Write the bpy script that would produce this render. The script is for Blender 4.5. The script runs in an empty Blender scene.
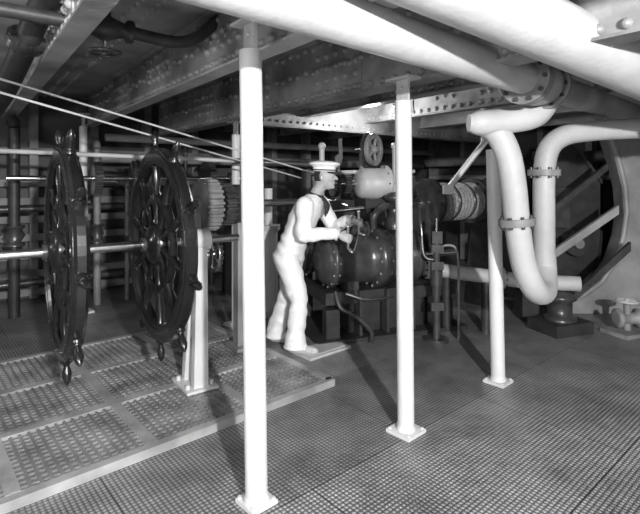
import bpy, math, random
from mathutils import Vector, Matrix
random.seed(4)
V=Vector
U=V((.8,.6,0)); W=V((-.6,.8,0)); Z=V((0,0,1))
def uv(u,v,z): return U*u+W*v+Z*z

# ---------------- materials ----------------
def mat(name,col,rough=.5,metal=0,var=.25,scale=6,bump=.0,bscale=40,coat=0):
    m=bpy.data.materials.new(name); m.use_nodes=True
    nt=m.node_tree; b=nt.nodes['Principled BSDF']
    tc=nt.nodes.new('ShaderNodeTexCoord')
    n=nt.nodes.new('ShaderNodeTexNoise'); n.inputs['Scale'].default_value=scale; n.inputs['Detail'].default_value=6
    nt.links.new(tc.outputs['Object'],n.inputs['Vector'])
    r=nt.nodes.new('ShaderNodeValToRGB')
    r.color_ramp.elements[0].position=.3; r.color_ramp.elements[1].position=.7
    lo=col*(1-var); hi=min(1,col*(1+var*.5))
    r.color_ramp.elements[0].color=(lo,lo,lo,1); r.color_ramp.elements[1].color=(hi,hi,hi,1)
    nt.links.new(n.outputs['Fac'],r.inputs['Fac']); nt.links.new(r.outputs['Color'],b.inputs['Base Color'])
    b.inputs['Roughness'].default_value=rough; b.inputs['Metallic'].default_value=metal
    b.inputs['Coat Weight'].default_value=coat
    if bump:
        n2=nt.nodes.new('ShaderNodeTexNoise'); n2.inputs['Scale'].default_value=bscale; n2.inputs['Detail'].default_value=4
        nt.links.new(tc.outputs['Object'],n2.inputs['Vector'])
        bp=nt.nodes.new('ShaderNodeBump'); bp.inputs['Strength'].default_value=bump; bp.inputs['Distance'].default_value=.01
        nt.links.new(n2.outputs['Fac'],bp.inputs['Height']); nt.links.new(bp.outputs['Normal'],b.inputs['Normal'])
    return m
WHITE=mat('white_paint',.62,.4,0,.08,5,.15,25)
PIPEW=mat('pipe_lagging',.46,.55,0,.15,4,.3,30)
BLACK=mat('black_varnish',.01,.25,0,.3,6,coat=.25)
DARK=mat('dark_machinery',.075,.28,.3,.4,8,.2,30)
DARK2=mat('dark_iron',.04,.5,.1,.4,8,.2,30)
STEEL=mat('polished_steel',.75,.18,1,.1,10)
IRON=mat('grey_paint',.24,.5,0,.4,5,.2,30)
DECK=mat('deckhead_paint',.40,.38,0,.6,2.5,.5,14)
LIGHT=mat('light_grey_paint',.5,.45,0,.25,5,.1,25)
MID=mat('casting_paint',.3,.45,0,.4,3,.2,18)
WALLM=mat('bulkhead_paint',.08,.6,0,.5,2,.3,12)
BATTEN=mat('batten_paint',.22,.55,0,.6,2.5)
CLOTH=mat('white_cotton',.86,.8,0,.06,9,.7,11)
CLOTH2=mat('white_drill',.82,.8,0,.06,9,.7,9)
SKIN=mat('skin',.42,.5,0,.12,30)
HAIR=mat('dark_hair',.03,.6,0,.3,60)
SHOE=mat('shoe_leather',.5,.6,0,.2,20)
NAVY=mat('dark_neckerchief',.03,.8,0,.3,20)
EYE=mat('eye_white',.6,.3,0,0)
LIP=mat('lips',.16,.5,0,.1)
ROPE=mat('wound_rope',.3,.8,0,.5,60,.5,120)
GRATE=mat('grating_iron',.27,.32,.2,.5,5,.2,40)
FRAMEM=mat('platform_frame_iron',.42,.35,.2,.4,5,.2,40)
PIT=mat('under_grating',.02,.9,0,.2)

def floor_mat():
    m=bpy.data.materials.new('chequered_plate'); m.use_nodes=True; nt=m.node_tree; N=nt.nodes; L=nt.links
    b=N['Principled BSDF']; tc=N.new('ShaderNodeTexCoord'); mp=N.new('ShaderNodeMapping')
    mp.inputs['Rotation'].default_value=(0,0,math.radians(-41)); L.new(tc.outputs['Object'],mp.inputs['Vector'])
    sp=N.new('ShaderNodeSeparateXYZ'); L.new(mp.outputs['Vector'],sp.inputs[0])
    def M(op,a,bb=None):
        n=N.new('ShaderNodeMath'); n.operation=op
        for i,x in enumerate((a,bb)):
            if x is None: continue
            if isinstance(x,(int,float)): n.inputs[i].default_value=x
            else: L.new(x,n.inputs[i])
        return n.outputs[0]
    s=2*math.pi/.05
    a=M('SINE',M('MULTIPLY',sp.outputs[0],s)); c=M('SINE',M('MULTIPLY',sp.outputs[1],s))
    h=M('ABSOLUTE',M('MULTIPLY',a,c))
    no=N.new('ShaderNodeTexNoise'); no.inputs['Scale'].default_value=1.6; no.inputs['Detail'].default_value=10; no.inputs['Roughness'].default_value=.75
    L.new(tc.outputs['Object'],no.inputs['Vector'])
    ra=N.new('ShaderNodeValToRGB'); e=ra.color_ramp.elements
    e[0].position=.36; e[1].position=.64; e[0].color=(.17,)*3+(1,); e[1].color=(.44,)*3+(1,)
    L.new(no.outputs['Fac'],ra.inputs['Fac'])
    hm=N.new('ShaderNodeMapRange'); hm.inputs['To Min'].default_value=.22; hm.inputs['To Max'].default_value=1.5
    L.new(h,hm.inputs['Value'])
    br=N.new('ShaderNodeTexBrick'); br.inputs['Scale'].default_value=1; br.inputs['Brick Width'].default_value=1.6
    br.inputs['Row Height'].default_value=.95; br.inputs['Mortar Size'].default_value=.006
    br.inputs['Color1'].default_value=(1,1,1,1); br.inputs['Color2'].default_value=(.75,.75,.75,1); br.inputs['Mortar'].default_value=(.35,.35,.35,1)
    L.new(mp.outputs['Vector'],br.inputs['Vector'])
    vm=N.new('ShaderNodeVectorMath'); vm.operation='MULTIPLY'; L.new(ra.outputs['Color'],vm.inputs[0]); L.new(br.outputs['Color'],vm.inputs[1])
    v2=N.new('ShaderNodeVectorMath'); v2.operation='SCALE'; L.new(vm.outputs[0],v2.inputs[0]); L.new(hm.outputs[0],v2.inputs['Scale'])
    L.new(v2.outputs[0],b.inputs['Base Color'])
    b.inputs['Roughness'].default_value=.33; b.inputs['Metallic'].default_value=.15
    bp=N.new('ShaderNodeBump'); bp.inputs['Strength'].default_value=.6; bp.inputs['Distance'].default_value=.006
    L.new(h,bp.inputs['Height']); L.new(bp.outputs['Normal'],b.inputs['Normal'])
    return m
FLOOR=floor_mat()

# ---------------- mesh builder ----------------
def frame(a):
    a=a.normalized(); t=Z if abs(a.z)<.9 else V((1,0,0))
    x=t.cross(a).normalized(); y=a.cross(x).normalized()
    return x,y,a
class B:
    def __init__(s): s.v=[];s.f=[];s.m=[];s.s=[];s.mats=[]
    def mi(s,m):
        if m not in s.mats: s.mats.append(m)
        return s.mats.index(m)
    def add(s,vs,fs,m,sm=False):
        o=len(s.v); s.v+= [V(p) for p in vs]; k=s.mi(m)
        for f in fs: s.f.append([i+o for i in f]); s.m.append(k); s.s.append(sm)
    def loft(s,rings,m,caps=True,sm=True,wrap=False):
        n=len(rings[0]); vs=[p for r in rings for p in r]; fs=[]
        R=len(rings)
        for i in range(R if wrap else R-1):
            j=(i+1)%R
            for k in range(n): fs.append([i*n+k,i*n+(k+1)%n,j*n+(k+1)%n,j*n+k])
        s.add(vs,fs,m,sm)
        if caps and not wrap:
            s.add(rings[0],[list(range(n))[::-1]],m); s.add(rings[-1],[list(range(n))],m)
    def ring(s,c,x,y,rx,ry,n): return [c+x*(rx*math.cos(2*math.pi*k/n))+y*(ry*math.sin(2*math.pi*k/n)) for k in range(n)]
    def cyl(s,p0,p1,r0,m,r1=None,n=24,caps=True):
        p0=V(p0);p1=V(p1);r1=r0 if r1 is None else r1;x,y,a=frame(p1-p0)
        s.loft([s.ring(p0,x,y,r0,r0,n),s.ring(p1,x,y,r1,r1,n)],m,caps)
    def lathe(s,o,ax,prof,m,n=28,sm=True):
        o=V(o);x,y,a=frame(V(ax)); s.loft([s.ring(o+a*h,x,y,max(r,1e-4),max(r,1e-4),n) for r,h in prof],m,True,sm)
    def tube(s,pts,r,m,n=18,sub=6):
        P=[V(p) for p in pts]; rr=r if isinstance(r,(list,tuple)) else [r]*len(P)
        Q=[];RR=[]
        if len(P)==2 or sub<=1: Q,RR=P,list(rr)
        else:
            E=[P[0]*2-P[1]]+P+[P[-1]*2-P[-2]]
            for i in range(len(P)-1):
                a,b,c,d=E[i:i+4]
                for k in range(sub):
                    t=k/sub; Q.append(.5*((2*b)+(c-a)*t+(2*a-5*b+4*c-d)*t*t+(3*b-a-3*c+d)*t**3)); RR.append(rr[i]*(1-t)+rr[i+1]*t)
            Q.append(P[-1]);RR.append(rr[-1])
        x=None;rings=[]
        for i,q in enumerate(Q):
            t=(Q[min(i+1,len(Q)-1)]-Q[max(i-1,0)]).normalized()
            if x is None: x,y,_=frame(t)
            x=(x-t*x.dot(t)).normalized(); y=t.cross(x)
            rings.append(s.ring(q,x,y,RR[i],RR[i],n))
        s.loft(rings,m)
    def cap(s,pts,rs,m,n=14,sub=4):
        s.tube(pts,rs,m,n,sub); s.ball(pts[0],(rs[0],)*3,m,n);s.ball(pts[-1],(rs[-1],)*3,m,n)
    def ball(s,c,r,m,n=16,ax=None):
        c=V(c); x,y,z=ax or (V((1,0,0)),V((0,1,0)),Z); h=n//2; rings=[]
        for i in range(h+1):
            t=math.pi*(i/h if 0<i<h else (.001 if i==0 else .9997)); 
            rings.append([c+x*(r[0]*math.sin(t)*math.cos(2*math.pi*k/n))+y*(r[1]*math.sin(t)*math.sin(2*math.pi*k/n))-z*(r[2]*math.cos(t)) for k in range(n)])
        s.loft(rings,m)
    def box(s,c,sz,m,ax=None,bev=.0):
        c=V(c);x,y,z=ax or (V((1,0,0)),V((0,1,0)),Z);a,b,d=[q/2 for q in sz]
        vs=[c+x*(i*a)+y*(j*b)+z*(k*d) for i in(-1,1) for j in(-1,1) for k in(-1,1)]
        s.add(vs,[[0,1,3,2],[4,6,7,5],[0,4,5,1],[2,3,7,6],[0,2,6,4],[1,5,7,3]],m)
    def torus(s,c,ax,R,r,m,n=48,k=10,ax_scale=1):
        c=V(c);x,y,a=frame(V(ax));rings=[]
        for i in range(n):
            t=2*math.pi*i/n; d=x*math.cos(t)+y*math.sin(t)
            rings.append([c+d*(R+r*math.cos(2*math.pi*j/k))+a*(r*ax_scale*math.sin(2*math.pi*j/k)) for j in range(k)])
        s.loft(rings,m,wrap=True)
    def rim(s,c,ax,r0,r1,w,m,n=64,ch=.01):
        c=V(c);x,y,a=frame(V(ax));rings=[];h=w/2
        P=[(r0+ch,-h),(r1-ch,-h),(r1,-h+ch),(r1,h-ch),(r1-ch,h),(r0+ch,h),(r0,h-ch),(r0,-h+ch)]
        for i in range(n):
            t=2*math.pi*i/n; d=x*math.cos(t)+y*math.sin(t); rings.append([c+d*r+a*z for r,z in P])
        s.loft(rings,m,wrap=True,sm=False)
    def gear(s,c,ax,R,w,teeth,m,td=.03):
        c=V(c);x,y,a=frame(V(ax));pr=[]
        for i in range(teeth):
            for q,rr in((0,R-td),(.3,R-td),(.42,R),(.8,R),(.95,R-td)):
                t=2*math.pi*(i+q)/teeth; pr.append((x*math.cos(t)+y*math.sin(t))*rr)
        s.loft([[c+p-a*w/2 for p in pr],[c+p+a*w/2 for p in pr]],m,sm=False)
    def flange(s,c,ax,R,w,m,bolts=8,bm=None):
        c=V(c);x,y,a=frame(V(ax)); s.cyl(c-a*w/2,c+a*w/2,R,m,n=28)
        for i in range(bolts):
            t=2*math.pi*i/bolts; d=(x*math.cos(t)+y*math.sin(t))*R*.84
            s.cyl(c+d-a*(w/2+.018),c+d+a*(w/2+.018),R*.075+.003,bm or m,n=6)
    def rivet(s,c,nr,r,m): 
        x,y,a=frame(V(nr)); c=V(c)
        s.loft([s.ring(c,x,y,r,r,8),s.ring(c+a*r*.6,x,y,r*.78,r*.78,8),s.ring(c+a*r*.9,x,y,r*.25,r*.25,8)],m)
    def prism(s,prof,d,m,sm=False):
        a=[V(p) for p in prof]; s.loft([a,[p+V(d) for p in a]],m,sm=sm)
    def obj(s,name,parent=None):
        me=bpy.data.meshes.new(name); me.from_pydata(s.v,[],s.f)
        for m in s.mats: me.materials.append(m)
        me.polygons.foreach_set('material_index',s.m); me.polygons.foreach_set('use_smooth',s.s); me.update()
        o=bpy.data.objects.new(name,me); bpy.context.scene.collection.objects.link(o)
        if parent: o.parent=parent
        return o

def handwheel(b,c,ax,R,r,m,sp=5):
    x,y,a=frame(V(ax)); b.torus(c,ax,R,r,m,28,8); b.ball(c,(r*2.2,)*3,m,10)
    for i in range(sp):
        t=2*math.pi*i/sp; b.cyl(V(c),V(c)+(x*math.cos(t)+y*math.sin(t))*R,r*.7,m,n=8)

# ---------------- room shell ----------------
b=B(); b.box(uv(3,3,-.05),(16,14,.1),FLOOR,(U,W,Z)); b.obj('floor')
b=B(); b.box(uv(3,3,2.8),(16,14,.08),DECK,(U,W,Z))
for u in [i*.9+.99 for i in range(-2,9)]:
    for s in range(0,70):
        for o in (-.06,.06): b.rivet(uv(u+o,s*.12+(o>0)*.06,2.76),(0,0,-1),.027,DECK)
b.obj('ceiling')
VW=7.6; UW=8.2
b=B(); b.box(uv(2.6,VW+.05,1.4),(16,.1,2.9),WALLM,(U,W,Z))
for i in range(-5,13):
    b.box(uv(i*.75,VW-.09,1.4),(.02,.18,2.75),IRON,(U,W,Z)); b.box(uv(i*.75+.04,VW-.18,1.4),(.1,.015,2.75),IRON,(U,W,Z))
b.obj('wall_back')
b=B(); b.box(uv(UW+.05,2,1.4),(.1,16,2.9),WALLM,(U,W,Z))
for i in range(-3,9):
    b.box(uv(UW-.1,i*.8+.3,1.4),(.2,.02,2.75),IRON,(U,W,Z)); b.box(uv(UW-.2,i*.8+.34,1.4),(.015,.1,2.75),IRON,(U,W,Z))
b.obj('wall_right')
b=B()
for z in (.12,.36,.60,.84,1.08,1.32,1.56,1.98): b.box(uv(-.5,VW-.23,z),(8,.03,.09),BATTEN,(U,W,Z))
b.obj('hull_battens')

# deck beams
def beam(u,zb,wt=.014,fl=.13,m=DECK,rv=True,fm=None,v0=-1.5,v1=None,dense=False):
    v1=VW-.3 if v1 is None else v1
    b=B(); L=v1-v0; c=(v0+v1)/2
    b.box(uv(u,c,(zb+2.76)/2),(wt,L,2.76-zb),m,(U,W,Z)); b.box(uv(u,c,zb),(fl,L,.016),fm or m,(U,W,Z))
    b.box(uv(u-.045,c,2.752),(.09,L,.016),m,(U,W,Z))
    b.box(uv(u-.012,c,zb+.05),(.012,L,.09),m,(U,W,Z))
    if rv:
        n=int(L/.12)
        for i in range(n):
            s=v0+i*.12
            for k,z in enumerate((zb+.055,(zb+2.76)/2,2.70)):
                if k==1 and not dense and (i//3)%2: continue
                b.rivet(uv(u-(.02 if k==0 else .009),s,z+(.02*(i%2) if k else 0)),-U,.029,m)
        for q in range(int(L/1.3)):
            s=v0+.6+q*1.3
            w=.62 if dense else .30
            b.box(uv(u-.015,s,(zb+2.76)/2),(.012,w,2.76-zb-.05),m,(U,W,Z))
            for i in range(5 if dense else 3):
                for j in range(int((2.7-zb)/.1)): b.rivet(uv(u-.021,s-w/2+.06+i*.12,zb+.06+j*.1),-U,.031,m)
    b.obj('deck_beam')
beam(.5,2.4); beam(1.44,2.35,fm=LIGHT,dense=True); beam(2.42,2.25,fl=.16,dense=True,fm=IRON); beam(3.5,2.4); beam(4.6,2.4,fm=IRON); beam(5.7,2.4,rv=False); beam(6.9,2.4,rv=False)
b=B(); b.box(uv(4.9,5.0,2.5),(4.9,.014,.5),DECK,(U,W,Z)); b.box(uv(4.9,5.0,2.25),(4.9,.16,.018),IRON,(U,W,Z))
for i in range(48): b.rivet(uv(2.5+i*.1,4.985,2.32),-W,.018,DECK); b.rivet(uv(2.5+i*.1,4.985,2.62),-W,.018,DECK)
b.obj('deck_girder')

# ---------------- platform grating ----------------
UP=V((.75,.6614,0)); WP=V((-.6614,.75,0)); C0=V((.078,3.74,0))
def pp(a,w,z): return C0-UP*a+WP*w+Z*z
b=B(); AX=(UP,WP,Z)
LA,LW=4.2,2.1; H=.052
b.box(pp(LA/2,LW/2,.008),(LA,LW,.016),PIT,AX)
for w in (0,LW): b.box(pp(LA/2,w,H/2),(LA+.05,.06,H),FRAMEM,AX)
for a in (0,LA): b.box(pp(a,LW/2,H/2),(.06,LW,H),FRAMEM,AX)
cols=[0,.7,1.4,2.1,2.8,3.5,4.2]; rows=[0,.7,1.4,2.1]
for a in cols[1:-1]: b.box(pp(a,LW/2,H-.014),(.07,LW-.05,.03),FRAMEM,AX)
for r_ in rows[1:-1]: b.box(pp(LA/2,r_,H-.014),(LA-.05,.07,.029),FRAMEM,AX)
for i in range(6):
    for j in range(3):
        a0,a1=cols[i]+.03,cols[i+1]-.03; w0,w1=rows[j]+.03,rows[j+1]-.03
        n=round((a1-a0)/.05)
        for k in range(1,n): b.box(pp(a0+(a1-a0)*k/n,(w0+w1)/2,H-.014),(.017,w1-w0,.018),GRATE,AX)
        n=round((w1-w0)/.05)
        for k in range(1,n): b.box(pp((a0+a1)/2,w0+(w1-w0)*k/n,H-.016),(a1-a0,.017,.018),GRATE,AX)
b.obj('grating_platform')

# ---------------- steering wheels ----------------
A=V((.812,.583,0)); S0=V((-1.633,3.05,1.15)); S1=V((-1.147,3.40,1.15))
AXN=A.normalized()
def wheel(c,rot):
    b=B(); x,y,a=frame(AXN)
    b.rim(c,a,.55,.675,.075,BLACK,80,.016); b.rim(c,a,.58,.645,.092,BLACK,80,.006)
    b.rim(c,a,.29,.345,.05,BLACK,60,.008)
    b.lathe(c-a*.09,a,[(.05,0),(.06,.02),(.12,.03),(.145,.05),(.145,.13),(.12,.15),(.06,.16),(.05,.18)],BLACK)
    for i in range(10):
        t=2*math.pi*i/10+rot; d=x*math.cos(t)+y*math.sin(t)
        b.lathe(c,d,[(.034,.1),(.034,.16),(.022,.19),(.03,.26),(.034,.29),(.034,.35),(.023,.37),(.033,.46),(.024,.53),(.036,.56),(.036,.68),(.02,.69),(.017,.705),(.026,.735),(.027,.765),(.018,.795),(.004,.815)],BLACK,12)
    for i in range(20):
        t=2*math.pi*(i+.5)/20+rot; d=x*math.cos(t)+y*math.sin(t); b.cyl(c+d*.615-a*.049,c+d*.615+a*.049,.01,BLACK,n=8)
    b.obj('ship_steering_wheel')
wheel(S0,.1); wheel(S1,.22)
b=B(); b.cyl(S0-AXN*1.6,S1+AXN*.62,.028,STEEL)
for p in (S0-AXN*.1,S0+AXN*.1,S1-AXN*.1,S1+AXN*.1): b.cyl(p-AXN*.015,p+AXN*.015,.05,DARK)
b.obj('wheel_shaft')
def stand(p,top,zf=.053):
    b=B(); AW=AXN.cross(Z)*-1
    base=V((p.x,p.y,zf)); ax=(AXN,AW,Z)
    b.box(base+Z*.01+AW*.08,(.24,.34,.02),WHITE,ax)
    for s in (-1,1):
        f=base+AW*(.10*s+.08)+Z*.02; h=V((p.x,p.y,top))+AW*(.04*s)
        b.loft([[f+AXN*i*.055+AW*j*.03 for i,j in((-1,-1),(1,-1),(1,1),(-1,1))],[h+AXN*i*.04+AW*j*.03 for i,j in((-1,-1),(1,-1),(1,1),(-1,1))]],WHITE,sm=False)
        b.cyl(f+AXN*.09,f+AXN*.09+Z*.03,.018,WHITE,n=6); b.cyl(f-AXN*.09,f-AXN*.09+Z*.03,.018,WHITE,n=6)
    m=(top+zf)/2-.15; b.box(V((p.x,p.y,m))+AW*.05,(.05,.18,.07),WHITE,ax)
    b.cyl(V((p.x,p.y,top))-AXN*.07,V((p.x,p.y,top))+AXN*.07,.085,WHITE); b.cyl(V((p.x,p.y,top))-AXN*.08,V((p.x,p.y,top))+AXN*.08,.05,DARK)
    b.obj('shaft_pedestal')
stand(S1+AXN*.3,1.15); stand(S0-AXN*1.1,1.15)
b=B(); g=V((-1.0,4.25,1.38))
b.gear(g,AXN,.23,.14,26,IRON,.03); b.gear(g+AXN*.17,AXN,.19,.1,22,DARK,.025); b.cyl(g-AXN*.15,g+AXN*1.3,.035,STEEL)
b.lathe(g+AXN*.24,AXN,[(.15,0),(.18,.02),(.18,.09),(.12,.12),(.12,.2),(.16,.22)],DARK)
b.gear(g+V((.05,0,-.42)),AXN,.17,.06,20,DARK,.02); handwheel(b,g+V((.08,-.1,-.42)),AXN,.13,.012,STEEL)
for s in (-.1,.3):
    q=g+AXN*s; b.box(V((q.x,q.y,.72)),(.05,.1,1.32),MID,(AXN,AXN.cross(Z),Z)); b.box(V((q.x,q.y,.07)),(.14,.26,.03),MID,(AXN,AXN.cross(Z),Z)); b.cyl(q-AXN*.04,q+AXN*.04,.075,MID)
b.obj('bevel_gear_train')
b=B(); g=V((-3.4,5.2,1.62)); b.cyl(g,g+AXN*2.9,.03,STEEL); b.gear(g+AXN*.9,AXN,.2,.09,24,DARK,.025); b.lathe(g+AXN*1.3,AXN,[(.1,0),(.22,.02),(.22,.05),(.14,.07),(.14,.22),(.22,.24),(.22,.27),(.1,.29)],DARK)
b.gear(g+AXN*2.3,AXN,.24,.08,28,DARK,.025)
for s in (.5,1.85,2.6):
    q=g+AXN*s; b.prism([V((q.x,q.y,0))-W*.2,V((q.x,q.y,0))+W*.2,q+W*.07-Z*.05,q+Z*.09,q-W*.07-Z*.05],AXN*.05,DARK2)
b.obj('countershaft')
b=B()
for i in range(16):
    u=-3.2+i*.42+random.uniform(-.08,.08); v=6.75+random.uniform(-.15,.15); r=random.choice((.03,.045,.06)); m=random.choice((DARK,DARK2,IRON)); z1=random.choice((1.1,1.5,2.0,2.2))
    b.cyl(uv(u,v,0),uv(u,v,z1),r,m,n=12); b.tube([uv(u,v,z1),uv(u,v+.04,z1+.08),uv(u,v+.2,z1+.12),uv(u,v+.45,z1+.12)],r,m,12)
    zz=random.uniform(.6,1.1); b.lathe(uv(u,v,zz-.12),Z,[(r*1.8,0),(r*1.8,.03),(r*1.1,.05),(r*1.9,.12),(r*1.1,.19),(r*1.8,.21),(r*1.8,.24)],DARK,14)
for z in (.35,1.25): b.cyl(uv(-3.3,6.8,z),uv(3.4,6.8,z),.045,DARK,n=12)
b.obj('valve_manifold')

# ---------------- posts ----------------
def post(x,y,r,z1,dx=0,fork=True,rot=.75,fw=.24,name='steel_post'):
    b=B(); ax=(V((math.cos(rot),math.sin(rot),0)),V((-math.sin(rot),math.cos(rot),0)),Z)
    b.box((x,y,.01),(fw,fw,.02),WHITE,ax); p0=V((x,y,.02)); p1=V((x+dx,y,z1))
    b.cyl(p0,p1,r,WHITE,n=32); b.lathe(p0,Z,[(r*1.15,0),(r*1.15,.012),(r,.03)],WHITE)
    for i in (-1,1):
        for j in (-1,1): b.cyl(V((x,y,.02))+ax[0]*i*fw*.4+ax[1]*j*fw*.4,V((x,y,.03))+ax[0]*i*fw*.4+ax[1]*j*fw*.4,.011,WHITE,n=6)
    if fork:
        q=p1; b.box(q+Z*.0,(.012+r*1.6,.02,.3),LIGHT,(W,U,Z)); b.box(q+Z*.14,(.2,.12,.014),LIGHT,(W,U,Z))
        for z in (-.08,0,.08): b.rivet(q+Z*z-U*.012,-U,.014,LIGHT)
    b.obj(name)
post(-.315,2.38,.056,2.24,-.03,fw=.15); post(.546,3.05,.053,2.1,-.018,fw=.18); post(1.41,3.80,.054,1.84,-.04,fork=False,fw=.17)
post(-2.86,5.8,.045,2.25,fw=.2); post(-.93,5.3,.045,2.1,fw=.2)

# ---------------- overhead pipes ----------------
b=B()
pa=V((1.26,3.03,2.25)); da=V((.73,.68,0)).normalized()
b.cyl(pa-da*3.2,pa+da*.05,.10,PIPEW,n=32)
b.flange(pa+da*.07,da,.165,.035,IRON,10,DARK); b.flange(pa+da*.115,da,.165,.035,IRON,10,DARK)
b.lathe(pa+da*.13,da,[(.11,0),(.14,.05),(.155,.13),(.14,.22),(.11,.27)],MID)
b.flange(pa+da*.42,da,.16,.04,IRON,10,DARK); b.cyl(pa+da*.4,pa+da*2.5,.1,MID,n=28)
b.obj('overhead_steam_pipe')
b=B(); q0=V((.693,2.016,2.356)); q1=V((1.856,2.784,2.226)); d=q1-q0
b.cyl(q0-d*.9,q0+d*1.9,.145,PIPEW,n=36); b.flange(q0+d*1.6,d,.2,.05,IRON,10)
b.obj('overhead_exhaust_pipe')
b=B()
b.tube([(1.62,3.42,2.16),(1.52,3.4,2.06),(1.35,3.38,2.02),(1.12,3.36,2.0),(1.04,3.36,2.0)],[.085,.09,.09,.088,.06],PIPEW,20)
b.tube([(1.1,3.38,2.01),(1.23,3.4,1.96),(1.325,3.4,1.80),(1.37,3.4,1.565),(1.406,3.42,1.28),(1.47,3.46,.99),(1.59,3.55,.79),(1.74,3.72,.74),(1.82,3.88,.86),(1.82,3.9,1.0)],.088,PIPEW,22)
b.flange((1.402,3.42,1.30),(.1,0,-1),.125,.05,IRON,8,DARK)
b.tube([(1.82,3.9,.95),(1.82,3.9,1.276),(1.82,3.9,1.6),(1.85,3.9,1.83),(1.97,3.92,1.95),(2.2,3.95,2.0),(2.7,4.0,2.03),(3.6,4.1,2.05)],.084,PIPEW,22)
b.flange((1.82,3.9,1.66),Z,.125,.05,IRON,8,DARK)
b.obj('lagged_bend_pipe')
b=B()
b.tube([(1.1,5.12,.66),(1.6,5.1,.60),(2.1,4.95,.56),(2.6,4.8,.56)],.075,PIPEW,18); b.flange((1.15,5.12,.655),(1,0,-.1),.11,.04,LIGHT,8,DARK); b.flange((1.9,5.02,.575),(1,-.1,0),.11,.04,LIGHT,8,DARK)
b.cyl((1.75,5.06,0),(1.75,5.06,.53),.05,DARK); b.cyl((1.35,5.12,0),(1.35,5.12,.6),.05,DARK)
b.obj('low_supply_pipe')
b=B(); b.tube([(-1.2,2.4,2.7),(-1.65,2.88,2.68),(-2.0,3.2,2.42),(-2.45,3.6,2.15),(-3.2,4.2,2.0)],.075,DARK2); b.flange((-1.9,3.1,2.5),(-.6,.5,-.5),.115,.05,DARK,8); b.obj('dark_overhead_pipe')
b=B(); c=V((-1.3,2.9,2.52)); b.lathe(c-U*.16,U,[(.07,0),(.07,.03),(.045,.05),(.06,.1),(.085,.16),(.06,.22),(.045,.27),(.07,.29),(.07,.32)],DARK2)
b.cyl(c,c+Z*.22,.035,DARK2); b.cyl(c,c-Z*.16,.014,STEEL); handwheel(b,c-Z*.15,Z,.09,.01,DARK); b.tube([c-U*.8,c-U*.1],.04,DARK2,sub=1); b.tube([c+U*.1,c+U*.5,c+U*.75+Z*.2],.04,DARK2)
b.obj('stop_valve')

# tiller ropes and rod
b=B(); b.cyl((-3.9,.7,2.78),(.11,5.2,1.62),.008,LIGHT,n=8); b.cyl((-3.6,.5,2.62),(-.2,5.2,1.62),.008,LIGHT,n=8)
b.cyl((.11,5.2,1.62),(.2,5.3,1.6),.02,DARK); b.obj('control_cables')
b=B(); b.cyl((-4.5,4.2,1.93),(-.9,5.04,1.80),.022,LIGHT); b.cyl((-.9,5.04,1.8),(.1,5.3,1.76),.03,DARK); b.obj('control_rod')

# ---------------- steering engine ----------------
b=B(); e=V((.0,4.84,.79))
AE=V((.94,.34,0)).normalized(); WE=V((-.34,.94,0)).normalized(); AXE=(AE,WE,Z)
prof=[(.03,-.05),(.09,-.05),(.10,-.03),(.17,-.015),(.215,.005),(.24,.035),(.25,.06),(.285,.065),(.285,.105),(.25,.11),(.258,.25),(.258,.42),(.25,.55),(.315,.555),(.315,.605),(.315,.61),(.315,.66),(.25,.665),(.25,.98),(.29,.985),(.29,1.04),(.15,1.06)]
for off in (0,.68):
    o=e+WE*off; b.lathe(o,AE,prof,DARK,44)
    for i in range(14):
        t=2*math.pi*i/14; dd=WE*math.cos(t)+Z*math.sin(t)
        b.cyl(o+AE*.54+dd*.289,o+AE*.675+dd*.289,.015,IRON,n=6); b.cyl(o+AE*.05+dd*.268,o+AE*.12+dd*.268,.011,IRON,n=6)
    b.cyl(o+AE*1.05,o+AE*1.6,.035,STEEL)
    b.cyl(o+AE*.15+Z*.29,o+AE*.52+Z*.29,.07,DARK); b.box(o+AE*.34+Z*.22,(.34,.16,.1),DARK,AXE)
    for q in (.16,.5): b.cyl(o+AE*(q-.015)+Z*.29,o+AE*(q+.015)+Z*.29,.09,DARK)
    for q in (.75,.82,.89): b.torus(o+AE*q,AE,.25,.014,DARK,36,6)
b.box(e+AE*.75+WE*.31-Z*.36,(1.5,.95,.12),DARK2,AXE)
for q in (.3,.85): b.box(e+AE*q-Z*.27,(.12,.3,.14),DARK,AXE)
for s in (.08,1.4):
    for t in (-.1,.72): b.box(V((0,0,.16))+V((e.x,e.y,0))+AE*s+WE*t,(.14,.12,.32),DARK2,AXE)
eb=V((e.x,e.y,0))
b.box(eb+AE*.75+WE*.31+Z*.02,(1.7,1.1,.04),DARK2,AXE)
b.box(eb+AE*.75+WE*.31+Z*.24,(.9,.7,.4),DARK2,AXE)
for s in (.35,.65,.95): b.box(eb+AE*s-WE*.17+Z*.28,(.03,.12,.44),DARK,AXE)
gc=V((.66,5.6,1.12))
b.gear(gc,AE,.42,.1,48,DARK,.03); b.rim(gc-AE*.06,AE,.3,.38,.03,DARK)
for i in range(6):
    t=math.pi*i/3; dd=(WE*math.cos(t)+Z*math.sin(t)); b.cyl(gc-AE*.06,gc-AE*.06+dd*.32,.03,DARK,n=8)
b.cyl(gc-AE*.3,gc+AE*.7,.06,STEEL)
for s in (.62,1.3):
    c=e+AE*s+WE*.42
    b.prism([c-WE*.3-Z*.35,c+WE*.42-Z*.35,c+WE*.3+Z*.35,c+WE*.1+Z*.72,c-WE*.1+Z*.72,c-WE*.25+Z*.35],AE*.06,DARK)
w=V((.42,5.35,1.56))
b.lathe(w,AE,[(.03,-.03),(.08,-.025),(.14,0),(.165,.04),(.175,.07),(.175,.3),(.205,.31),(.205,.35),(.16,.37),(.1,.39)],LIGHT,32)
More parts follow.
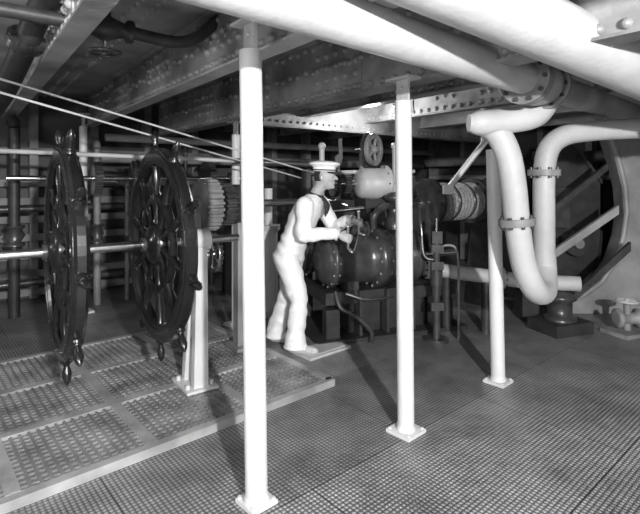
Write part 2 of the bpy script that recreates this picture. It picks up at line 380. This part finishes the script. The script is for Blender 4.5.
for i in range(10):
    t=2*math.pi*i/10; dd=WE*math.cos(t)+Z*math.sin(t); b.cyl(w+AE*.3+dd*.19,w+AE*.36+dd*.19,.011,DARK,n=6)
b.box(w+AE*.18-Z*.22,(.3,.3,.1),DARK,AXE)
b.cyl(w-AE*.35,w,.035,STEEL); b.gear(w-AE*.14,AE,.11,.07,18,DARK,.015); b.gear(w-AE*.28,AE,.15,.05,22,DARK,.02)
b.cyl(w+AE*.38,w+AE*.85,.05,STEEL); b.flange(w+AE*.62,AE,.13,.09,DARK,8)
fw=V((.62,5.55,1.95)); fx=U*.3-W*.95; b.rim(fw,fx,.13,.19,.05,IRON,40,.006); b.gear(fw+W*.06,fx,.21,.03,30,DARK,.015)
for i in range(5):
    x,y,a=frame(fx); t=math.pi*i/2.5; b.cyl(fw,fw+(x*math.cos(t)+y*math.sin(t))*.15,.02,IRON,n=8)
b.ball(fw,(.05,)*3,IRON); b.cyl(fw,fw+W*.3,.03,STEEL); b.cyl(fw+W*.2,fw+W*.2-Z*.5,.035,IRON)
for px,py,z0,z1,r in ((.02,5.4,.9,1.98,.03),(-.06,5.35,.3,1.62,.022),(.85,5.45,1.2,1.98,.03),(1.0,5.6,.9,1.8,.03),(.2,5.5,.9,1.85,.024)):
    b.cyl((px,py,z0),(px,py,z1),r,LIGHT,n=14); b.ball((px,py,z1),(r*1.5,)*3,LIGHT,10)
b.tube([(.0,5.25,1.62),(.12,5.25,1.74),(.22,5.25,1.8),(.22,5.25,2.05)],.022,LIGHT,10)
b.cyl((-.02,5.3,1.42),(.3,5.3,1.32),.02,STEEL); b.cyl((-.05,5.2,1.24),(.55,5.3,1.3),.022,STEEL)
b.cyl((-.1,5.25,1.68),(1.1,5.6,1.7),.02,LIGHT)
b.box((.2,5.4,1.2),(.3,.25,.35),DARK,AXE); b.box((.05,5.5,.9),(.25,.25,.5),DARK,AXE)
b.lathe((.80,5.2,1.07),Z,[(.09,0),(.09,.12),(.06,.14),(.06,.3),(.1,.32),(.1,.36),(.03,.4)],DARK)
b.tube([(.55,4.97,1.10),(.56,4.94,1.24),(.68,5.02,1.32),(.8,5.17,1.32)],.035,DARK,12)
b.tube([(.15,4.72,.5),(.2,4.66,.36),(.35,4.64,.28),(.5,4.7,.12),(.5,4.74,0.0)],.022,DARK,10)
b.tube([(.25,4.66,.50),(.42,4.68,.44),(.6,4.78,.42),(.85,4.95,.42)],.016,STEEL,10)
b.obj('steam_steering_engine')

# drum with shaft
b=B(); d0=V((1.22,5.5,1.34))
b.flange(d0,U,.28,.05,DARK,10); b.flange(d0+U*.86,U,.28,.05,DARK,10); b.cyl(d0,d0+U*.86,.17,DARK)
for i in range(14): b.torus(d0+U*(.06+i*.057),U,.2,.03,ROPE if i%5 else DARK,32,8)
b.cyl(d0-U*.35,d0+U*2.0,.055,STEEL); b.lathe(d0+U*.95,U,[(.1,0),(.14,.02),(.14,.14),(.1,.16)],MID)
for s in (-.14,1.02,1.7):
    q=d0+U*s; b.prism([V((q.x,q.y,0))-W*.25,V((q.x,q.y,0))+W*.25,q+W*.09,q+Z*.1,q-W*.09],U*.07,DARK)
b.gear(d0+U*1.4,U,.33,.09,40,DARK,.025)
b.obj('rope_drum')
b=B(); b.cyl((1.36,5.1,1.5),(1.78,5.1,2.04),.035,WHITE,n=4); b.cyl((1.74,5.1,2.0),(1.74,5.1,2.36),.03,WHITE); b.box((1.36,5.1,1.5),(.1,.08,.1),WHITE); b.obj('diagonal_bracket')
b=B(); c=V((1.16,4.78,0))
b.cyl(c,c+Z*.03,.12,DARK); b.cyl(c,c+Z*1.0,.035,DARK); b.cyl(c+Z*.55,c+Z*.7,.06,DARK); b.box(c+Z*1.03,(.1,.08,.12),DARK); b.cyl(c+Z*1.05,c+Z*1.22,.012,STEEL)
b.tube([c+Z*.9,c+Z*.95+V((.1,0,0)),c+V((.2,0,.9)),c+V((.22,0,.6)),c+V((.22,0,.0))],.012,IRON,10)
b.tube([c+Z*.8,c+V((-.12,0,.85)),c+V((-.15,0,1.1)),c+V((-.15,.1,1.35))],.014,STEEL,10)
for z in (.35,.75,.92): b.box(c+Z*z+V((0,-.02,0)),(.12,.06,.08),DARK)
b.obj('valve_column')
b=B(); c=V((2.55,5.1,0)); b.box(c+Z*.06,(.5,.4,.12),DARK2,AXE); b.lathe(c+Z*.12,Z,[(.16,0),(.16,.03),(.12,.05),(.12,.2),(.16,.22),(.16,.26),(.08,.3),(.08,.34)],DARK); b.obj('small_pump')

# ---------------- rudder head casting at right ----------------
b=B()
pr=[(3.38,2.45),(4.6,2.45),(4.6,0),(2.90,0),(2.93,.12),(3.12,.2),(3.34,.36),(3.5,.6),(3.6,.9),(3.64,1.2),(3.62,1.5),(3.55,1.8),(3.45,2.1)]
b.prism([V((x,5.75,z)) for x,z in pr],V((.1,.35,0)),MID)
for (x0,z0),(x1,z1) in zip(pr[3:],pr[4:]+[pr[0]]):
    b.cyl((x0+.03,5.74,z0+.02),(x1+.03,5.74,z1+.02),.03,MID,n=8)
b.obj('rudder_pedestal')
b=B()
def cheek(y0,m):
    out=[(2.75,0),(3.55,0),(3.62,.9),(3.62,1.55),(3.25,2.05),(3.0,2.05),(2.72,1.6),(2.72,.5)]
    b.prism([V((x,y0,z)) for x,z in out],V((.02,.06,0)),m)
    for (x0,z0),(x1,z1) in zip(out,out[1:]+out[:1]):
        a0=V((x0,y0-.05,z0));a1=V((x1,y0-.05,z1)); b.loft([[a0,a0+V((0,.05,0)),a0+V((0,.05,.05)),a0+Z*.05],[a1,a1+V((0,.05,0)),a1+V((0,.05,.05)),a1+Z*.05]],DARK,sm=False)
    for q in range(9): b.rivet(V((2.8+.08*q,y0-.001,.1)),(0,-1,0),.018,m)
cheek(6.2,DARK2); cheek(6.9,DARK2)
for z,x in ((.3,3.1),(1.95,3.1),(1.1,2.78),(1.1,3.55)): b.box((x,6.55,z),(.12,.7,.12),DARK)
b.box((3.0,6.12,1.25),(.3,.14,.5),DARK); b.cyl((3.25,6.05,.8),(3.25,6.2,.8),.16,DARK); b.cyl((3.25,6.0,.8),(3.25,6.06,.8),.06,IRON)
b.obj('steering_gear_frame')
b=B()
dd=V((1.0,-.12,.75)).normalized(); s0=V((2.4,5.5,.55))
def bar(p,q,h,m): b.loft([[p+Z*h,p-Z*h,p-Z*h+V((0,.05,0)),p+Z*h+V((0,.05,0))],[q+Z*h,q-Z*h,q-Z*h+V((0,.05,0)),q+Z*h+V((0,.05,0))]],m,sm=False)
bar(s0,s0+dd*1.2,.05,MID); bar(V((2.9,5.48,.25)),V((3.5,5.4,.85)),.05,DARK); bar(V((2.35,5.5,1.0)),V((3.3,5.5,1.75)),.04,DARK)
b.flange(s0,(0,1,0),.1,.1,DARK,6); b.box((2.4,5.55,.5),(.2,.2,1.0),DARK2); b.obj('tiller_link_rod')
b=B(); c=V((3.2,5.0,0)); b.box(c+Z*.02,(.4,.3,.04),IRON,AXE); b.lathe(c+Z*.04-V((.12,0,-.12)),(1,0,0),[(.07,0),(.1,.01),(.1,.04),(.06,.06),(.06,.2),(.1,.22),(.1,.25)],IRON); b.cyl(c+Z*.04,c+Z*.32,.035,IRON); handwheel(b,c+Z*.34,Z,.1,.012,LIGHT); b.obj('deck_valve')
b=B()
b.tube([uv(1.5,6.9,1.9),uv(5,6.9,1.9),uv(7.9,6.9,1.9)],.07,IRON,sub=1); b.tube([uv(1.5,6.6,2.15),uv(7.9,6.6,2.15)],.05,MID,sub=1); b.tube([uv(7.6,-.5,1.95),uv(7.6,6.5,1.95)],.09,IRON,sub=1); b.tube([uv(7.7,-.5,1.65),uv(7.7,6.5,1.65)],.05,MID,sub=1)
b.obj('bulkhead_pipe_run')
b=B(); c=V((-.62,5.75,0)); b.box(c+Z*.5,(.2,.25,1.0),WHITE); b.box(c+Z*1.03,(.26,.3,.06),LIGHT); b.box(c+Z*.03,(.3,.38,.06),WHITE); b.cyl(c+Z*1.05,c+Z*1.5,.05,WHITE); b.obj('telemotor_pedestal')
b=B(); b.box((.02,4.5,.012),(.5,.26,.024),LIGHT,(UP,WP,Z)); b.box((.02,4.5,.027),(.42,.2,.008),LIGHT,(UP,WP,Z)); b.obj('pale_floor_slab')  # two thin pale slabs stacked on the floor by the sailor

# ---------------- sailor ----------------
sail=bpy.data.objects.new('sailor',None); bpy.context.scene.collection.objects.link(sail)
FX=V((.96,-.28,0)); FY=V((.28,.96,0)); BASE=V((-.33,4.58,0))
Mx=Matrix(((FX.x,FY.x,0,BASE.x),(FX.y,FY.y,0,BASE.y),(0,0,1,0),(0,0,0,1))); sail.matrix_world=Mx
X=V((1,0,0));Y=V((0,1,0))
b=B()
tor=[(.79,.04,.10,.14),(.83,.03,.145,.175),(.90,.03,.15,.19),(.97,.055,.138,.182),(1.03,.085,.125,.172),(1.06,.105,.135,.182),(1.16,.15,.14,.19),(1.28,.20,.145,.2),(1.37,.24,.13,.2),(1.43,.265,.10,.16),(1.47,.285,.065,.085)]
b.loft([b.ring(V((c,0,z)),X,Y,rx,ry,28) for z,c,rx,ry in tor],CLOTH)
b.cap([(.28,0,1.43),(.33,0,1.51),(.365,0,1.56)],[.06,.057,.056],CLOTH)
hr=V((.39,0,1.635))
b.ball(hr,(.101,.079,.12),CLOTH,24); b.ball(hr+V((.035,0,-.065)),(.058,.055,.06),CLOTH,18); b.ball(hr+V((.075,0,-.10)),(.022,.026,.018),CLOTH,12)
b.cap([hr+V((.09,0,.01)),hr+V((.115,0,-.025))],[.009,.015],CLOTH,10,1); b.ball(hr+V((.088,0,.025)),(.014,.05,.011),CLOTH,12)
b.ball(hr+V((.092,0,-.062)),(.012,.024,.009),CLOTH,10)
for s in (-1,1): b.ball(hr+V((-.005,.08*s,-.01)),(.02,.012,.033),CLOTH,12)
def leg(h,k,a):
    b.cap([h,(V(h)+V(k))/2+V((.01,0,0)),k,(V(k)+V(a))/2,a],[.12,.105,.085,.084,.096],CLOTH,18)
    A_=V(a); b.tube([A_,V((A_.x+.005,A_.y,.06))],[.096,.108],CLOTH,18,1)
    b.cap([V((A_.x-.03,A_.y,.05)),V((A_.x+.08,A_.y,.048)),V((A_.x+.19,A_.y-.0,.038))],[.046,.045,.036],CLOTH,14)
RF=(.14,-.12,.12); LF=(-.14,.12,.12)
leg((.04,-.09,.87),(.17,-.11,.48),RF); leg((.03,.09,.87),(-.02,.1,.48),LF)
def arm(sh,el,wr):
    b.cap([sh,(V(sh)+V(el))/2,el,(V(el)+V(wr))/2,wr],[.085,.074,.066,.06,.054],CLOTH,16)
def hand(wr,d,n,side,up):
    d=V(d).normalized(); n=(V(n)-d*V(n).dot(d)).normalized(); s=d.cross(n).normalized()*side
    wr=V(wr); b.cap([wr-d*.02,wr+d*.03],[.027,.028],CLOTH,12,1)
    rings=[(.02,.028,.02),(.05,.038,.018),(.08,.043,.016),(.105,.04,.013)]
    b.loft([b.ring(wr+d*t,s,n,w_,h_,16) for t,w_,h_ in rings],CLOTH)
    for i,(o,L) in enumerate(((.032,.9),(.011,1.0),(-.011,.94),(-.032,.76))):
        k=wr+d*.10+s*o; p1=k+(d*.8+n*.5).normalized()*.036*L; p2=p1+(d*-.05+n).normalized()*.03*L; p3=p2+(d*-.8+n*.45).normalized()*.022*L
        b.cap([k,p1,p2,p3],[.0105,.0098,.0092,.008],CLOTH,8,2)
    t0=wr+d*.035+s*.03; t1=t0+(s*.6+d*.6+n*.5).normalized()*.038; t2=t1+(d*.4+n*.9-s*.3).normalized()*.03
    b.cap([t0,t1,t2],[.014,.012,.010],CLOTH,8,2)
    return wr+d*.10+n*.028
DRv=(.93,.1,-.3); DLv=(.95,-.3,-.1)
RW=V((.54,-.17,1.12)); LW_=V((.60,.12,1.22))
arm((.26,-.195,1.37),(.27,-.27,1.11),RW-V(DRv).normalized()*.02); arm((.29,.195,1.37),(.42,.24,1.14),LW_-V((.02,0,0)))
gR=hand(RW+V(DRv).normalized()*.015,DRv,(-.1,.9,-.3),1,0)
gL=hand(LW_+V((.015,-.005,.0)),DLv,(.1,-.9,-.3),-1,0)
tmp=b.obj('tmp'); 
md=tmp.modifiers.new('r','REMESH'); md.mode='VOXEL'; md.voxel_size=.0065; md.use_smooth_shade=True
ms=tmp.modifiers.new('s','SMOOTH'); ms.factor=.5; ms.iterations=3
dg=bpy.context.evaluated_depsgraph_get(); me=bpy.data.meshes.new_from_object(tmp.evaluated_get(dg)); bpy.data.objects.remove(tmp)
me.materials.clear()
for m in (CLOTH,CLOTH2,SKIN,HAIR,SHOE): me.materials.append(m)
dr=V(DRv).normalized(); dl=V(DLv).normalized()
for p in me.polygons:
    c=p.center; k=0
    if c.z<1.0: k=1
    if c.z<.056 or (c.z<.1 and min((V((c.x-q[0],c.y-q[1],0))).length for q in (RF,LF))>.115): k=4
    for wv,dd in ((RW,dr),(LW_,dl)):
        r=c-wv
        if r.length<.26 and r.dot(dd)>.028 and c.x>.45: k=2
    if c.z>1.465+(c.x-.30)*-.2 and abs(c.y)<.09: k=2
    if c.z>1.585:
        q=c-hr
        if q.z>.045 or (q.x<-.02 and q.z>-.045 and abs(q.y)<.075) : k=3
    p.material_index=k; p.use_smooth=True
nv=[V(q.vector) for q in me.vertex_normals]; new=[]
for v,n in zip(me.vertices,nv):
    c=v.co.copy()
    if .12<c.z<1.40 and c.x<.50:
        a=math.sin(c.z*38+c.y*14+math.sin(c.x*20)*1.5)*math.sin(c.z*13+c.x*22)
        amp=.009 if .9<c.z<1.15 or .4<c.z<.6 or c.z<.25 else .005
        c=c+n*(a*amp)
    new+= [c.x,c.y,c.z]
me.vertices.foreach_set('co',new); me.update()
o=bpy.data.objects.new('body',me); bpy.context.scene.collection.objects.link(o); o.parent=sail
b=B()
for s in (-1,1):
    b.ball(hr+V((.086,.030*s,.006)),(.012,.014,.008),EYE,10); b.ball(hr+V((.0955,.030*s,.005)),(.005,.006,.006),HAIR,8)
    b.cap([hr+V((.098,.016*s,.026)),hr+V((.088,.046*s,.024))],[.004,.003],HAIR,6,1)
b.cap([hr+V((.098,-.018,-.062)),hr+V((.103,0,-.06)),hr+V((.098,.018,-.062))],[.003,.004,.003],LIP,6,2)
b.obj('face_features',sail)
b=B(); ct=V((.03,0,1)).normalized(); cx=V((1,0,-.03)).normalized(); ch=hr+V((-.005,0,.058))
def cr(h,rx,ry): return b.ring(ch+ct*h,cx,Y,rx,ry,32)
b.loft([cr(-.012,.106,.087),cr(.02,.108,.089),cr(.028,.108,.089),cr(.045,.142,.125),cr(.056,.15,.135),cr(.07,.137,.122),cr(.082,.08,.07),cr(.085,.02,.02)],CLOTH)
b.loft([cr(-.006,.1085,.0895),cr(.006,.1095,.0905)],NAVY)
vis=[];vis2=[]
for i in range(13):
    t=math.radians(-62+124*i/12); vis.append(ch+cx*(.1*math.cos(t))+Y*(.083*math.sin(t))-ct*.008); 
for i in range(13):
    t=math.radians(62-124*i/12); vis2.append(ch+cx*(.1*math.cos(t)+.055*math.cos(t*1.3))+Y*(.087*math.sin(t))-ct*(.012+.022*math.cos(t)))
b.prism(vis+vis2,-ct*.005,NAVY); b.obj('peaked_cap',sail)
b=B(); D=V((.08,0,-.012))
b.torus(V((.228,0,1.475))+D,V((.35,0,1)),.064,.013,NAVY,28,8); b.ball(V((.30,0,1.435))+D,(.02,.022,.02),NAVY,12)
b.cap([V((.31,0,1.43))+D,V((.335,-.02,1.36))+D,V((.325,-.03,1.28))+D],[.014,.024,.008],NAVY,8,3); b.cap([V((.31,0,1.43))+D,V((.335,.02,1.37))+D,V((.325,.03,1.30))+D],[.014,.022,.008],NAVY,8,3)
for wv,dd in ((RW,dr),(LW_,dl)): b.torus(wv+dd*.018,dd,.046,.010,CLOTH,24,8)
for q in (RF,LF): b.torus(V((q[0]+.005,q[1],.066)),Z,.105,.007,CLOTH2,28,6)
b.obj('neckerchief_and_cuffs',sail)
GR=Mx@gR; GL=Mx@gL
b=B()
b.cyl(GR+V((0,0,.10)),GR-Z*.09,.012,STEEL,n=12); b.tube([GR-Z*.08,GR-Z*.11+FX*.05,V((.40,4.87,1.08))],.014,STEEL,10); b.ball(GR+Z*.11,(.02,)*3,STEEL,12)
b.cyl(GL+Z*.1,GL-Z*.1,.012,STEEL,n=12); b.tube([GL-Z*.09,GL-Z*.11+FX*.06,V((.46,5.0,1.08))],.014,STEEL,10); b.ball(GL+Z*.11,(.02,)*3,STEEL,12)
b.obj('control_levers')

# ---------------- lights ----------------
def pl(n,loc,e,r):
    l=bpy.data.lights.new(n,'POINT'); l.energy=e; l.shadow_soft_size=r; o=bpy.data.objects.new(n,l); o.location=loc; bpy.context.scene.collection.objects.link(o)
pl('flash_lamp',(1.25,-1.6,2.2),1450,.06)
pl('fill_lamp',(-1.7,-.6,1.9),190,.3)  # added fill behind the camera, brightens beam webs and wheels
pl('fill_lamp.001',uv(4.1,4.4,2.3),35,.08)  # added fill above the engine, no fixture modelled; lifts the deep areas
pl('fill_lamp.002',uv(-2.2,4.6,2.2),45,.1)  # added fill out of frame at left, lifts that side of the room
wd=bpy.data.worlds.new('world'); bpy.context.scene.world=wd; wd.use_nodes=True
wd.node_tree.nodes['Background'].inputs[0].default_value=(1,1,1,1); wd.node_tree.nodes['Background'].inputs[1].default_value=.22

# ---------------- camera ----------------
cd=bpy.data.cameras.new('camera'); cd.sensor_width=36; cd.lens=27; cd.shift_y=-77/640
cam=bpy.data.objects.new('camera',cd); cam.location=(0,0,1.6); cam.rotation_euler=(math.pi/2,0,0)
bpy.context.scene.collection.objects.link(cam); bpy.context.scene.camera=cam
bpy.context.scene.view_settings.view_transform='Standard'
